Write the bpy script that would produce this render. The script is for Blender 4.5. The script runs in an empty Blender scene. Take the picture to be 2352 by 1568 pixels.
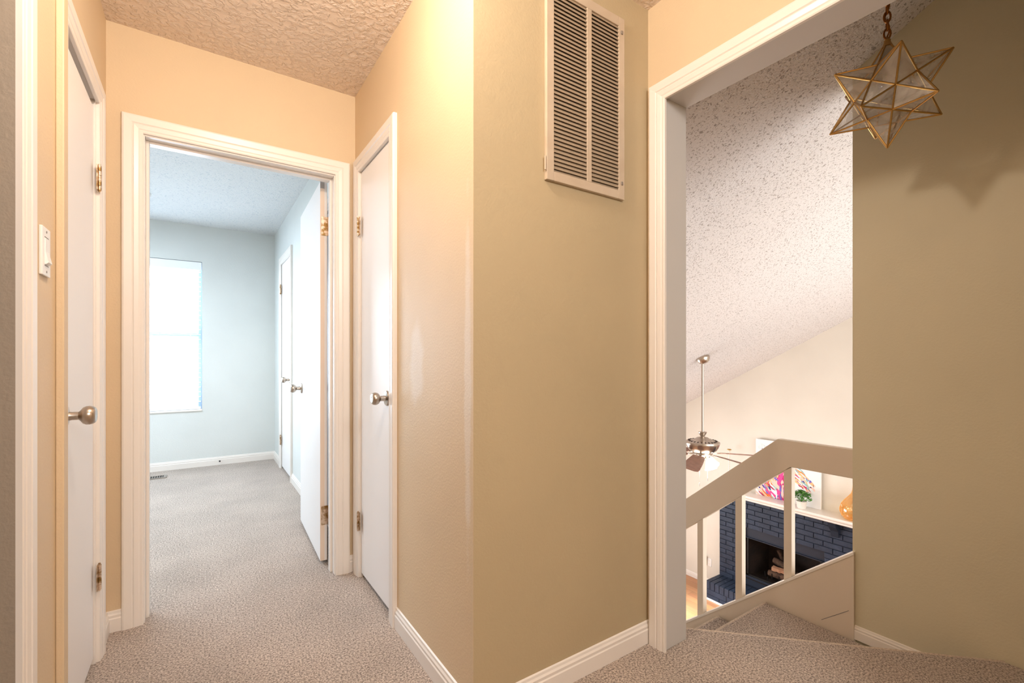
import bpy, bmesh, math, random
from math import sin, cos, pi, radians, atan, atan2, sqrt, hypot
from mathutils import Vector, Matrix
random.seed(7)
C = bpy.context.scene.collection
S = bpy.context.scene

# ------------------------------------------------------------------ materials
def srgb(r, g, b):
    f = lambda c: (c/255/12.92) if c/255 <= .04045 else ((c/255+.055)/1.055)**2.4
    return (f(r), f(g), f(b), 1)

class NT:
    def __init__(s, name):
        s.m = bpy.data.materials.new(name); s.m.use_nodes = True
        s.n = s.m.node_tree.nodes; s.l = s.m.node_tree.links
        s.b = s.n['Principled BSDF']; s.out = s.n['Material Output']
    def node(s, t, **kw):
        n = s.n.new(t)
        for k, v in kw.items():
            if k in n.inputs.keys(): n.inputs[k].default_value = v
            else: setattr(n, k, v)
        return n
    def link(s, a, b): s.l.new(a, b)

def mat(name, col, rough=.6, metal=0, bump=None, var=None, spec=.4, trans=0, ior=1.45, emit=None, aniso=0):
    """bump=(scale,strength,distance,detail)  var=(scale, other colour, amount)"""
    t = NT(name); b = t.b
    b.inputs['Base Color'].default_value = col
    b.inputs['Roughness'].default_value = rough
    b.inputs['Metallic'].default_value = metal
    b.inputs['Specular IOR Level'].default_value = spec
    b.inputs['Transmission Weight'].default_value = trans
    b.inputs['IOR'].default_value = ior
    tc = t.node('ShaderNodeTexCoord')
    if emit:
        b.inputs['Emission Color'].default_value = emit[0]; b.inputs['Emission Strength'].default_value = emit[1]
    if var:
        n = t.node('ShaderNodeTexNoise', Scale=var[0], Detail=4.0)
        t.link(tc.outputs['Object'], n.inputs['Vector'])
        r = t.node('ShaderNodeValToRGB'); r.color_ramp.elements[0].position = .5-var[2]; r.color_ramp.elements[1].position = .5+var[2]
        r.color_ramp.elements[0].color = var[1]; r.color_ramp.elements[1].color = col
        t.link(n.outputs['Fac'], r.inputs['Fac']); t.link(r.outputs['Color'], b.inputs['Base Color'])
    if bump:
        n = t.node('ShaderNodeTexNoise', Scale=bump[0], Detail=bump[3] if len(bump) > 3 else 2.0)
        t.link(tc.outputs['Object'], n.inputs['Vector'])
        bp = t.node('ShaderNodeBump', Strength=bump[1], Distance=bump[2])
        t.link(n.outputs['Fac'], bp.inputs['Height']); t.link(bp.outputs['Normal'], b.inputs['Normal'])
    return t.m

def wall_mat(name, col, patch=False, bs=130, st=.35):
    t = NT(name); b = t.b
    b.inputs['Roughness'].default_value = .55; b.inputs['Specular IOR Level'].default_value = .35
    tc = t.node('ShaderNodeTexCoord')
    n = t.node('ShaderNodeTexNoise', Scale=float(bs), Detail=2.5, Roughness=.5); t.link(tc.outputs['Object'], n.inputs['Vector'])
    n2 = t.node('ShaderNodeTexNoise', Scale=2.2, Detail=3.0); t.link(tc.outputs['Object'], n2.inputs['Vector'])
    r = t.node('ShaderNodeValToRGB'); r.color_ramp.elements[0].position = .3; r.color_ramp.elements[1].position = .7
    r.color_ramp.elements[0].color = tuple(c*.94 for c in col[:3])+(1,); r.color_ramp.elements[1].color = col
    t.link(n2.outputs['Fac'], r.inputs['Fac'])
    last = r.outputs['Color']
    if patch:      # touch-up paint on the hall wall, beside the closet door
        g = t.node('ShaderNodeNewGeometry')
        for (cx_, cy_, cz_, sy, sz) in ((.668, 1.62, 1.07, .07, .16), (.668, 1.225, 1.02, .022, .55)):
            mp = t.node('ShaderNodeVectorMath', operation='SUBTRACT'); t.link(g.outputs['Position'], mp.inputs[0]); mp.inputs[1].default_value = (cx_, cy_, cz_)
            ms = t.node('ShaderNodeVectorMath', operation='MULTIPLY'); t.link(mp.outputs[0], ms.inputs[0]); ms.inputs[1].default_value = (30, 1/sy, 1/sz)
            ln = t.node('ShaderNodeVectorMath', operation='LENGTH'); t.link(ms.outputs[0], ln.inputs[0])
            nn = t.node('ShaderNodeTexNoise', Scale=14.0, Detail=3.0); t.link(g.outputs['Position'], nn.inputs['Vector'])
            ad = t.node('ShaderNodeMath', operation='ADD'); t.link(ln.outputs['Value'], ad.inputs[0]); t.link(nn.outputs['Fac'], ad.inputs[1])
            rr = t.node('ShaderNodeMapRange'); rr.inputs['From Min'].default_value = 1.15; rr.inputs['From Max'].default_value = 1.6
            rr.inputs['To Min'].default_value = .38; rr.inputs['To Max'].default_value = 0
            t.link(ad.outputs[0], rr.inputs['Value'])
            mx = t.node('ShaderNodeMix', data_type='RGBA'); t.link(rr.outputs['Result'], mx.inputs[0]); t.link(last, mx.inputs[6]); mx.inputs[7].default_value = (.78, .76, .74, 1)
            last = mx.outputs[2]
    t.link(last, b.inputs['Base Color'])
    bp = t.node('ShaderNodeBump', Strength=st, Distance=.002)
    t.link(n.outputs['Fac'], bp.inputs['Height']); t.link(bp.outputs['Normal'], b.inputs['Normal'])
    return t.m

def popcorn_mat(name, col, scale=60, dist=.006, st=.8, shadow_fleck=None):
    t = NT(name); b = t.b
    b.inputs['Roughness'].default_value = .85; b.inputs['Specular IOR Level'].default_value = .15
    tc = t.node('ShaderNodeTexCoord')
    w = t.node('ShaderNodeTexNoise', Scale=scale*.5, Detail=2.0); t.link(tc.outputs['Object'], w.inputs['Vector'])
    n = t.node('ShaderNodeTexNoise', Scale=float(scale), Detail=3.0, Distortion=.6); t.link(tc.outputs['Object'], n.inputs['Vector'])
    r = t.node('ShaderNodeValToRGB'); r.color_ramp.elements[0].position = .45; r.color_ramp.elements[1].position = .62
    t.link(n.outputs['Fac'], r.inputs['Fac'])
    ad = t.node('ShaderNodeMath', operation='ADD'); t.link(r.outputs['Color'], ad.inputs[0]); t.link(w.outputs['Fac'], ad.inputs[1])
    bp = t.node('ShaderNodeBump', Strength=st, Distance=dist)
    t.link(ad.outputs[0], bp.inputs['Height']); t.link(bp.outputs['Normal'], b.inputs['Normal'])
    b.inputs['Base Color'].default_value = col
    if shadow_fleck:  # darker flecks paint the tiny shadows between the popcorn bumps
        v = t.node('ShaderNodeTexNoise', Scale=float(shadow_fleck[0]), Detail=2.0, Distortion=.8); t.link(tc.outputs['Object'], v.inputs['Vector'])
        rr = t.node('ShaderNodeValToRGB'); rr.color_ramp.elements[0].position = shadow_fleck[1]; rr.color_ramp.elements[1].position = shadow_fleck[1]+.05
        rr.color_ramp.elements[0].color = shadow_fleck[2]; rr.color_ramp.elements[1].color = col
        t.link(v.outputs['Fac'], rr.inputs['Fac']); t.link(rr.outputs['Color'], b.inputs['Base Color'])
    return t.m

def carpet_mat():
    t = NT('carpet'); b = t.b
    b.inputs['Roughness'].default_value = 1; b.inputs['Specular IOR Level'].default_value = .05
    b.inputs['Sheen Weight'].default_value = .25; b.inputs['Sheen Roughness'].default_value = .6
    tc = t.node('ShaderNodeTexCoord')
    n1 = t.node('ShaderNodeTexNoise', Scale=330.0, Detail=3.0, Roughness=.65, Distortion=.4); t.link(tc.outputs['Object'], n1.inputs['Vector'])
    n2 = t.node('ShaderNodeTexNoise', Scale=150.0, Detail=2.0); t.link(tc.outputs['Object'], n2.inputs['Vector'])
    n3 = t.node('ShaderNodeTexNoise', Scale=3.0, Detail=4.0); t.link(tc.outputs['Object'], n3.inputs['Vector'])
    ad = t.node('ShaderNodeMath', operation='ADD'); t.link(n1.outputs['Fac'], ad.inputs[0]); t.link(n2.outputs['Fac'], ad.inputs[1])
    hf = t.node('ShaderNodeMath', operation='MULTIPLY'); t.link(ad.outputs[0], hf.inputs[0]); hf.inputs[1].default_value = .5
    r = t.node('ShaderNodeValToRGB'); e = r.color_ramp.elements
    e[0].position = .41; e[0].color = srgb(112, 95, 84); e[1].position = .60; e[1].color = srgb(226, 210, 196)
    m = e.new(.5); m.color = srgb(184, 166, 151)
    t.link(hf.outputs[0], r.inputs['Fac'])
    rr = t.node('ShaderNodeMapRange'); rr.inputs['From Min'].default_value = .3; rr.inputs['From Max'].default_value = .7
    rr.inputs['To Min'].default_value = .84; rr.inputs['To Max'].default_value = 1.06
    t.link(n3.outputs['Fac'], rr.inputs['Value'])
    mx = t.node('ShaderNodeVectorMath', operation='SCALE'); t.link(r.outputs['Color'], mx.inputs[0]); t.link(rr.outputs['Result'], mx.inputs['Scale'])
    t.link(mx.outputs[0], b.inputs['Base Color'])
    bp = t.node('ShaderNodeBump', Strength=1.0, Distance=.007)
    t.link(hf.outputs[0], bp.inputs['Height']); t.link(bp.outputs['Normal'], b.inputs['Normal'])
    return t.m

def wood_floor_mat():
    t = NT('wood_floor'); b = t.b
    b.inputs['Roughness'].default_value = .3; b.inputs['Specular IOR Level'].default_value = .5
    tc = t.node('ShaderNodeTexCoord')
    mp = t.node('ShaderNodeMapping'); mp.inputs['Rotation'].default_value = (0, 0, pi/2); t.link(tc.outputs['Object'], mp.inputs['Vector'])
    br = t.node('ShaderNodeTexBrick', Scale=1.0); br.inputs['Brick Width'].default_value = 1.2; br.inputs['Row Height'].default_value = .13; br.inputs['Mortar Size'].default_value = .0015
    br.inputs['Color1'].default_value = srgb(206, 150, 104); br.inputs['Color2'].default_value = srgb(190, 132, 90); br.inputs['Mortar'].default_value = srgb(120, 80, 55)
    t.link(mp.outputs[0], br.inputs['Vector'])
    w = t.node('ShaderNodeTexNoise', Scale=3.0, Detail=6.0, Distortion=1.0)
    m2 = t.node('ShaderNodeMapping'); m2.inputs['Scale'].default_value = (12, 1, 1); t.link(tc.outputs['Object'], m2.inputs['Vector']); t.link(m2.outputs[0], w.inputs['Vector'])
    mx = t.node('ShaderNodeMix', data_type='RGBA', blend_type='MULTIPLY'); mx.inputs[0].default_value = .35
    t.link(br.outputs['Color'], mx.inputs[6]); t.link(w.outputs['Color'], mx.inputs[7]); t.link(mx.outputs[2], b.inputs['Base Color'])
    return t.m

def brick_paint_mat(name, col, bs=45, st=.7):
    return mat(name, col, rough=.5, bump=(bs, st, .006, 6.0), var=(8, tuple(c*.65 for c in col[:3])+(1,), .2), spec=.4)

def glass_mat(name, tint=(1, 1, 1, 1), mix=.75, rough=.05):
    t = NT(name)
    tr = t.node('ShaderNodeBsdfTransparent'); tr.inputs['Color'].default_value = tint
    gl = t.node('ShaderNodeBsdfGlossy'); gl.inputs['Roughness'].default_value = rough
    ms = t.node('ShaderNodeMixShader'); ms.inputs[0].default_value = 1-mix
    t.link(tr.outputs[0], ms.inputs[1]); t.link(gl.outputs[0], ms.inputs[2]); t.link(ms.outputs[0], t.out.inputs['Surface'])
    return t.m

def seedy_glass_mat(name):
    t = NT(name)
    tc = t.node('ShaderNodeTexCoord')
    n = t.node('ShaderNodeTexNoise', Scale=9.0, Detail=6.0, Distortion=1.6); t.link(tc.outputs['Object'], n.inputs['Vector'])
    r = t.node('ShaderNodeValToRGB'); e = r.color_ramp.elements
    e[0].position = .40; e[0].color = (.62, .62, .62, 1); e[1].position = .60; e[1].color = (.30, .30, .30, 1)
    t.link(n.outputs['Fac'], r.inputs['Fac'])
    tr = t.node('ShaderNodeBsdfTransparent'); tr.inputs['Color'].default_value = (.93, .92, .9, 1)
    df = t.node('ShaderNodeBsdfPrincipled'); df.inputs['Base Color'].default_value = srgb(205, 200, 195); df.inputs['Roughness'].default_value = .2
    ms = t.node('ShaderNodeMixShader'); t.link(r.outputs['Color'], ms.inputs[0])
    t.link(tr.outputs[0], ms.inputs[1]); t.link(df.outputs[0], ms.inputs[2]); t.link(ms.outputs[0], t.out.inputs['Surface'])
    return t.m

def flat_col(name, c, rough=.7): return mat(name, c, rough=rough, spec=.2)

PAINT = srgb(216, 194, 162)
M = {
 'wall': wall_mat('hall_wall_paint', PAINT, patch=True),
 'wall_shade': wall_mat('stair_wall_shade_paint', srgb(213, 204, 177)),  # hall paint recoloured olive for the cooler light of the stairwell
 'wall_vent': wall_mat('grille_wall_shade_paint', srgb(183, 166, 134)),  # hall paint darkened to carry the shade on this wall
 'wall_side': wall_mat('side_room_dimmed_paint', srgb(160, 147, 132)),  # wall colour greyed down to carry the dim light at far left
 'wall_bed': wall_mat('bedroom_paint', srgb(216, 219, 216), bs=90),
 'wall_living': wall_mat('living_paint', srgb(226, 218, 206)),
 'panel': mat('panel_paint', srgb(222, 208, 190), rough=.5, bump=(160, .15, .001), var=(3, srgb(215, 200, 181), .3)),
 'panel_cap': mat('lit_cap_trim_paint', srgb(240, 232, 222), rough=.4, bump=(60, .1, .001)),  # paler tone stands for light on the stair cap; plain white on mouldings
 'trim': mat('white_trim_paint', srgb(233, 226, 219), rough=.3, bump=(50, .06, .001), spec=.5),
 'trim_dark': mat('worn_jamb_paint', srgb(222, 214, 207), rough=.35, bump=(50, .06, .001), spec=.5),
 'jamb_shaded': mat('shaded_jamb_paint', srgb(203, 200, 197), rough=.4, bump=(50, .08, .001), spec=.4),  # trim paint greyed to carry the neutral light on the jamb face
 'door': mat('white_door_paint', srgb(239, 235, 233), rough=.45, bump=(18, .05, .002), spec=.5),
 'door_edge': mat('door_edge_paint', srgb(228, 208, 190), rough=.5, bump=(40, .1, .001)),
 'raw': mat('bare_door_top', srgb(176, 170, 166), rough=.8),
 'ceil_hall': popcorn_mat('hall_ceiling_texture', srgb(234, 218, 204), scale=46, dist=.007, st=.7),
 'ceil_bed': popcorn_mat('bedroom_ceiling_texture', srgb(222, 224, 224), scale=90, dist=.004, st=.6, shadow_fleck=(80, .35, srgb(195, 202, 207))),
 'ceil_living': popcorn_mat('vaulted_ceiling_texture', srgb(224, 219, 217), scale=110, dist=.004, st=.5, shadow_fleck=(88, .37, srgb(170, 162, 157))),
 'carpet': carpet_mat(),
 'wood': wood_floor_mat(),
 'carpet_rim_lit': mat('lit_carpet_rim', srgb(222, 206, 190), rough=1, bump=(230, 1.0, .005, 3.0), var=(160, srgb(190, 172, 155), .15), spec=.05),  # paler carpet tone standing for backlight along the stair edges
 'nickel': mat('brushed_nickel', srgb(188, 176, 164), rough=.28, metal=1, bump=(120, .05, .0005)),
 'nickel_dark': mat('fan_slots', srgb(60, 45, 38), rough=.6),
 'brass': mat('antique_brass', srgb(150, 116, 66), rough=.4, metal=.75, var=(60, srgb(222, 200, 178), .1)),
 'gold': mat('brass_strip', srgb(190, 152, 92), rough=.32, metal=1),
 'chain': mat('aged_brass_chain', srgb(150, 100, 48), rough=.4, metal=.9),
 'black': mat('matte_black', srgb(22, 20, 20), rough=.5),
 'white_plastic': mat('white_plastic', srgb(238, 236, 234), rough=.3, spec=.5),
 'slot': flat_col('switch_slot', srgb(130, 125, 122)),
 'grille': mat('grille_enamel', srgb(196, 180, 160), rough=.45, spec=.4, var=(12, srgb(186, 168, 146), .2)),
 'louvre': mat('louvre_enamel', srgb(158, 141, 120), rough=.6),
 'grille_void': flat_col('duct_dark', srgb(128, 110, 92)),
 'glass': glass_mat('window_glass', mix=.95),
 'star_glass': seedy_glass_mat('seedy_star_glass'),
 'bulb': glass_mat('bulb_glass', tint=(.8, .72, .6, 1), mix=.75, rough=.1),
 'brick': brick_paint_mat('navy_painted_brick', srgb(46, 56, 76)),
 'brick_light': brick_paint_mat('navy_painted_brick_edge', srgb(42, 53, 72)),
 'mortar': mat('navy_mortar', srgb(30, 36, 50), rough=.8, bump=(60, .4, .004)),
 'soot': mat('sooty_firebox', srgb(20, 15, 14), rough=.8, bump=(30, .5, .01), var=(5, srgb(52, 36, 26), .25)),
 'header': mat('navy_metal', srgb(38, 44, 58), rough=.45),
 'bark': mat('log_bark', srgb(98, 74, 58), rough=.9, bump=(28, 1.0, .02, 6.0), var=(14, srgb(60, 42, 34), .2)),
 'split': mat('split_wood', srgb(175, 132, 104), rough=.8, bump=(20, .5, .01, 5.0), var=(10, srgb(150, 105, 78), .25)),
 'blade': mat('fan_blade_veneer', srgb(160, 120, 102), rough=.45, var=(20, srgb(118, 84, 70), .3)),
 'shade_glass': mat('lit_frosted_glass', srgb(255, 250, 240), rough=.5, emit=((1, .95, .86, 1), 9.0)),
 'canvas': mat('white_canvas', srgb(240, 238, 238), rough=.8, bump=(300, .1, .0005)),
 'leaf': mat('boxwood_leaf', srgb(92, 150, 62), rough=.45, var=(40, srgb(52, 104, 40), .25)),
 'pot': mat('white_ceramic', srgb(238, 230, 222), rough=.35),
 'soil': flat_col('potting_soil', srgb(60, 45, 35)),
 'register': mat('register_metal', srgb(150, 140, 130), rough=.4, metal=.3),
 'blind': mat('blind_vinyl', srgb(240, 243, 246), rough=.4),
 'sash': mat('backlit_vinyl', srgb(140, 158, 182), rough=.4),  # white vinyl coloured blue-grey as its backlit silhouette
 'rubber': mat('stop_rubber', srgb(50, 50, 52), rough=.6),
 'night_light_top': flat_col('black_plastic', srgb(25, 20, 18), .3),
 'night_light_body': mat('amber_plastic', srgb(232, 214, 160), rough=.3),
 'pale_brick': mat('overexposed_brick', srgb(240, 238, 236), rough=.8, var=(6, srgb(225, 222, 220), .3)),  # brick coloured near white to carry the overexposure outside
}
# amber glass for the bottle vases
def amber():
    t = NT('amber_glass')
    tr = t.node('ShaderNodeBsdfTransparent'); tr.inputs['Color'].default_value = (.97, .80, .50, 1)
    gl = t.node('ShaderNodeBsdfGlossy'); gl.inputs['Roughness'].default_value = .05
    df = t.node('ShaderNodeBsdfDiffuse'); df.inputs['Color'].default_value = srgb(240, 180, 105)
    lw = t.node('ShaderNodeLayerWeight', Blend=.35)
    m1 = t.node('ShaderNodeMixShader'); t.link(lw.outputs['Facing'], m1.inputs[0]); t.link(tr.outputs[0], m1.inputs[1]); t.link(df.outputs[0], m1.inputs[2])
    m2 = t.node('ShaderNodeMixShader'); m2.inputs[0].default_value = .12; t.link(m1.outputs[0], m2.inputs[1]); t.link(gl.outputs[0], m2.inputs[2])
    t.link(m2.outputs[0], t.out.inputs['Surface'])
    return t.m
M['amber'] = amber()
M['clear'] = glass_mat('clear_glass', tint=(.97, .96, .94, 1), mix=.9)

# ------------------------------------------------------------------ mesh helpers
class MB:
    def __init__(s): s.bm = bmesh.new(); s.mi = 0
    def quad(s, *p):
        f = s.bm.faces.new([s.bm.verts.new(q) for q in p]); f.material_index = s.mi; return f
    def box(s, x0, x1, y0, y1, z0, z1, bev=0, rot=None, org=None):
        x0, x1 = min(x0, x1), max(x0, x1); y0, y1 = min(y0, y1), max(y0, y1); z0, z1 = min(z0, z1), max(z0, z1)
        v = [s.bm.verts.new((x, y, z)) for z in (z0, z1) for y in (y0, y1) for x in (x0, x1)]
        fs = [s.bm.faces.new([v[i] for i in q]) for q in ((0, 2, 3, 1), (4, 5, 7, 6), (0, 1, 5, 4), (2, 6, 7, 3), (0, 4, 6, 2), (1, 3, 7, 5))]
        for f in fs: f.material_index = s.mi
        if bev:
            es = list({e for f in fs for e in f.edges})
            r = bmesh.ops.bevel(s.bm, geom=es, offset=bev, segments=2, affect='EDGES', profile=.6)
            v = list({w for f in r['faces'] for w in f.verts} | {w for w in v if w.is_valid})
        if rot is not None:
            v = list({w for w in v if w.is_valid})
            bmesh.ops.transform(s.bm, matrix=Matrix.Translation(org) @ rot @ Matrix.Translation(-Vector(org)), verts=v)
        return v
    def prism(s, pts, axis, a, b):
        """closed polygon pts (2D) swept between a and b along axis"""
        def P(p, t):
            if axis == 'x': return (t, p[0], p[1])
            if axis == 'y': return (p[0], t, p[1])
            return (p[0], p[1], t)
        A = [s.bm.verts.new(P(p, a)) for p in pts]; B = [s.bm.verts.new(P(p, b)) for p in pts]
        n = len(pts); fs = [s.bm.faces.new(A), s.bm.faces.new(B[::-1])]
        for i in range(n): fs.append(s.bm.faces.new((A[i], B[i], B[(i+1) % n], A[(i+1) % n])))
        for f in fs: f.material_index = s.mi
    def rings(s, rings, closed=True, cap=True):
        R = [[s.bm.verts.new(p) for p in r] for r in rings]
        n = len(R[0])
        for a, b in zip(R, R[1:]):
            for i in range(n if closed else n-1):
                f = s.bm.faces.new((a[i], a[(i+1) % n], b[(i+1) % n], b[i])); f.material_index = s.mi
        if cap and closed:
            for r in (R[0][::-1], R[-1]):
                f = s.bm.faces.new(r); f.material_index = s.mi
        return R
    def tube(s, pts, r, seg=10, cap=True, rad=None):
        pts = [Vector(p) for p in pts]; rs = []
        up = Vector((0, 0, 1)); prev = None
        for i, p in enumerate(pts):
            d = (pts[min(i+1, len(pts)-1)]-pts[max(i-1, 0)]).normalized()
            if prev is None:
                u = d.cross(up) if abs(d.dot(up)) < .95 else d.cross(Vector((1, 0, 0)))
                u.normalize()
            else: u = (prev-d*prev.dot(d)).normalized()
            prev = u; w = d.cross(u)
            rr = rad[i] if rad else r
            rs.append([p+(u*cos(2*pi*k/seg)+w*sin(2*pi*k/seg))*rr for k in range(seg)])
        s.rings(rs, cap=cap)
    def lathe(s, prof, mtx=None, seg=28, cap=True):
        """prof: list of (radius, height) around local z; mtx places it"""
        mtx = mtx or Matrix()
        s.rings([[mtx @ Vector((max(r, 1e-4)*cos(2*pi*k/seg), max(r, 1e-4)*sin(2*pi*k/seg), h)) for k in range(seg)] for r, h in prof], cap=cap)
    def build(s, name, m, parent=None, smooth=False, bevel=0, loc=None):
        bmesh.ops.recalc_face_normals(s.bm, faces=s.bm.faces[:])
        me = bpy.data.meshes.new(name)
        off = Vector((0, 0, 0))
        if parent is not None:
            off = Vector(parent.get('_w', (0, 0, 0)))
            if loc is not None: pass
        bmesh.ops.translate(s.bm, vec=-off, verts=s.bm.verts[:])
        if smooth:
            for f in s.bm.faces: f.smooth = True
        s.bm.to_mesh(me); s.bm.free()
        for q in (m if isinstance(m, (list, tuple)) else [m]): me.materials.append(q)
        o = bpy.data.objects.new(name, me); C.objects.link(o)
        if parent is not None:
            o.parent = parent
        o['_w'] = tuple(off)
        if smooth:
            md = o.modifiers.new('split', 'EDGE_SPLIT'); md.split_angle = radians(38)
        if bevel:
            b = o.modifiers.new('bevel', 'BEVEL'); b.width = bevel; b.segments = 2; b.limit_method = 'ANGLE'; b.angle_limit = radians(40)
        return o

def tag(o, label, cat, group=None, kind=None):
    o['label'] = label; o['category'] = cat
    if group: o['group'] = group
    if kind: o['kind'] = kind
    return o
def thing(name, loc, label, cat, group=None, kind=None):
    o = bpy.data.objects.new(name, None); C.objects.link(o); o.location = loc; o['_w'] = tuple(loc)
    o.empty_display_size = .1
    return tag(o, label, cat, group, kind)
def struct(o, label, cat): return tag(o, label, cat, kind='structure')

# ------------------------------------------------------------------ measures (metres; x right wall-wards, y down the hall, z up; camera stands at x=y=0)
CAMH = 1.10
CEIL = 2.45
XL, XR, XO, XOB = -.31, .668, 1.445, 1.575      # left wall, right wall, stair-opening wall (two faces)
YF, YV = 2.438, 1.19                             # end wall, grille wall
XS = 2.42                                        # stairwell wall
XW = 6.52; XC = 6.44                             # fireplace wall, brick face
LF = -2.40                                       # living room floor
def slope(y): return 2.37-.538*(y-.859)

# ------------------------------------------------------------------ floors
m = MB()
m.prism([(-1.6, -1.9), (XOB, -1.9), (XOB, -.4), (XS, -.4), (XS, .388), (XOB+.0, 1.234), (XO, 1.25), (XO, 5.75), (-2.3, 5.75), (-2.3, 2.5), (-1.6, 2.5)], 'z', -.15, 0)
struct(m.build('floor', M['carpet'], bevel=.014), 'beige pink cut-pile carpet running through hall, bedroom and stair landing', 'carpet')
m = MB(); m.box(XOB, 7.4, -.6, 5.4, LF-.1, LF)
struct(m.build('floor_living', M['wood'], bevel=0), 'honey-coloured wood plank floor of the room below the stairs', 'floor')

# ------------------------------------------------------------------ ceilings
m = MB(); m.box(-1.7, XOB, -1.95, YF+.05, CEIL, CEIL+.12)
struct(m.build('ceiling_hall', M['ceil_hall']), 'textured hall ceiling in warm lamp light', 'ceiling')
m = MB(); m.box(-2.4, XOB, YF+.05, 5.85, 2.43, 2.43+.14)
struct(m.build('ceiling_bedroom', M['ceil_bed']), 'cool white popcorn ceiling of the bedroom beyond the doorway', 'ceiling')
m = MB()
ya, yb = -.7, 5.4
m.prism([(ya, slope(ya)), (yb, slope(yb)), (yb, slope(yb)+.12), (ya, slope(ya)+.12)], 'x', XOB-.02, 7.5)
struct(m.build('ceiling_living', M['ceil_living']), 'steeply sloping white popcorn ceiling over the stairs and fireplace room', 'ceiling')

# ------------------------------------------------------------------ walls
def wall(name, boxes, mt, label):
    m = MB()
    for b in boxes: m.box(*b)
    return struct(m.build(name, mt), label, 'wall')
# end wall with bedroom doorway
JX0, JX1, JZ = -.206, .582, 2.035
wall('wall_end', [(XL-.12, JX0, YF, YF+.115, 0, CEIL), (JX1, XR+.12, YF, YF+.115, 0, CEIL), (JX0, JX1, YF, YF+.115, JZ, CEIL)], M['wall'], 'peach-lit hall end wall around the bedroom doorway')
wall('wall_right', [(XR, XR+.115, YV+.001, 1.885, 0, CEIL), (XR, XR+.115, 2.36, YF, 0, CEIL), (XR, XR+.115, 1.885, 2.36, 2.05, CEIL)], M['wall'], 'bright cream hall wall right of the narrow closet door, with paint touch-ups')
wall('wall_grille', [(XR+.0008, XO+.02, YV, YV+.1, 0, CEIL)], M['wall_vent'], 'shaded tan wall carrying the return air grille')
wall('wall_opening', [(XO, XOB, 1.13, YV+.1, -.2, 3.3), (XO, XOB, .08, 1.13, 2.09, 3.3), (XO, XOB, -1.9, .08, -.2, 3.3)], M['wall'], 'hall wall pierced by the cased opening to the stairs')
wall('wall_left', [(XL-.115, XL, -1.9, .5, 0, CEIL), (XL-.115, XL, 1.358, 1.685, 0, CEIL), (XL-.115, XL, 2.228, YF, 0, CEIL), (XL-.115, XL, .5, 1.358, 2.05, CEIL), (XL-.115, XL, 1.685, 2.228, 2.045, CEIL)], M['wall'], 'peach-lit left hall wall with light switch')
wall('wall_back', [(-1.7, XOB, -1.95, -1.85, 0, CEIL)], M['wall'], 'hall wall behind the viewpoint')
wall('wall_side_room', [(-1.7, -1.6, -1.9, YF+.1, 0, CEIL), (-1.6, XL-.115, 1.9, 2.0, 0, CEIL), (XL-.117, XL-.45, 2.0, 2.6, 0, CEIL)], M['wall_side'], 'wall inside the doorway at far left, greyed for the dim light')
wall('wall_closet', [(XR+.6, XR+.7, YV+.1, 5.7, 0, CEIL), (XR+.1, XR+.6, 2.42, 2.50, 0, CEIL)], M['wall_side'], 'closet back wall hidden behind the narrow doors')
# bedroom
YB = 5.62
WX0, WX1, WZ0, WZ1 = -.95, .02, .575, 2.065
wall('wall_bedroom_far', [(-2.3, WX0, YB, YB+.14, 0, 2.43), (WX1, .8, YB, YB+.14, 0, 2.43), (WX0, WX1, YB, YB+.14, 0, WZ0), (WX0, WX1, YB, YB+.14, WZ1, 2.43)], M['wall_bed'], 'pale cool bedroom wall holding the window')
BX = .677
wall('wall_bedroom_right', [(BX, BX+.1, YF+.117, 2.93, 0, 2.43), (BX, BX+.1, 3.66, 4.50, 0, 2.43), (BX, BX+.1, 5.10, YB, 0, 2.43), (BX, BX+.1, 2.93, 3.66, 2.04, 2.43), (BX, BX+.1, 4.50, 5.10, 2.04, 2.43)], M['wall_bed'], 'pale bedroom side wall with two closet doors')
wall('wall_bedroom_left', [(-2.4, -2.3, YF, YB+.1, 0, 2.43), (-2.3, XL-.12, YF, YF+.115, 0, 2.43)], M['wall_bed'], 'bedroom wall out of sight left of the doorway')
# stairwell and living room
wall('wall_stairwell', [(XS, XS+.12, -.6, .856, LF, 3.3)], M['wall_shade'], 'large olive beige stairwell wall behind the star pendant')
wall('wall_landing_end', [(XOB, XS, -.5, -.4, -.2, 3.3)], M['wall_shade'], 'wall closing the landing out of sight')
wall('wall_stair_side', [(XOB-.1, XOB, 1.235, 5.4, LF, 2.43), (XOB-.1, XOB, -.6, 1.235, LF, -.151)], M['wall_living'], 'wall beside the lower stair flight')
OY0, OY1, OZ0, OZ1 = 2.577, 3.646, -2.14, -1.32
wall('wall_fireplace', [(XW, XW+.15, -.6, OY0, LF, 3.3), (XW, XW+.15, OY1, 5.4, LF, 3.3), (XW, XW+.15, OY0, OY1, OZ1, 3.3), (XW, XW+.15, OY0, OY1, LF, OZ0)], M['wall_living'], 'tall cream wall above and beside the fireplace')
wall('wall_living_back', [(XOB, 3.0, 5.2, 5.32, LF, .6), (5.3, XW, 5.2, 5.32, LF, .6), (3.0, 5.3, 5.2, 5.32, LF, -1.9), (3.0, 5.3, 5.2, 5.32, -.45, .6)], M['wall_living'], 'low eave wall of the fireplace room')
wall('wall_living_near', [(XS, XW, -.6, -.5, LF, 3.3)], M['wall_living'], 'living room wall out of sight behind the stairwell wall')

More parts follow.
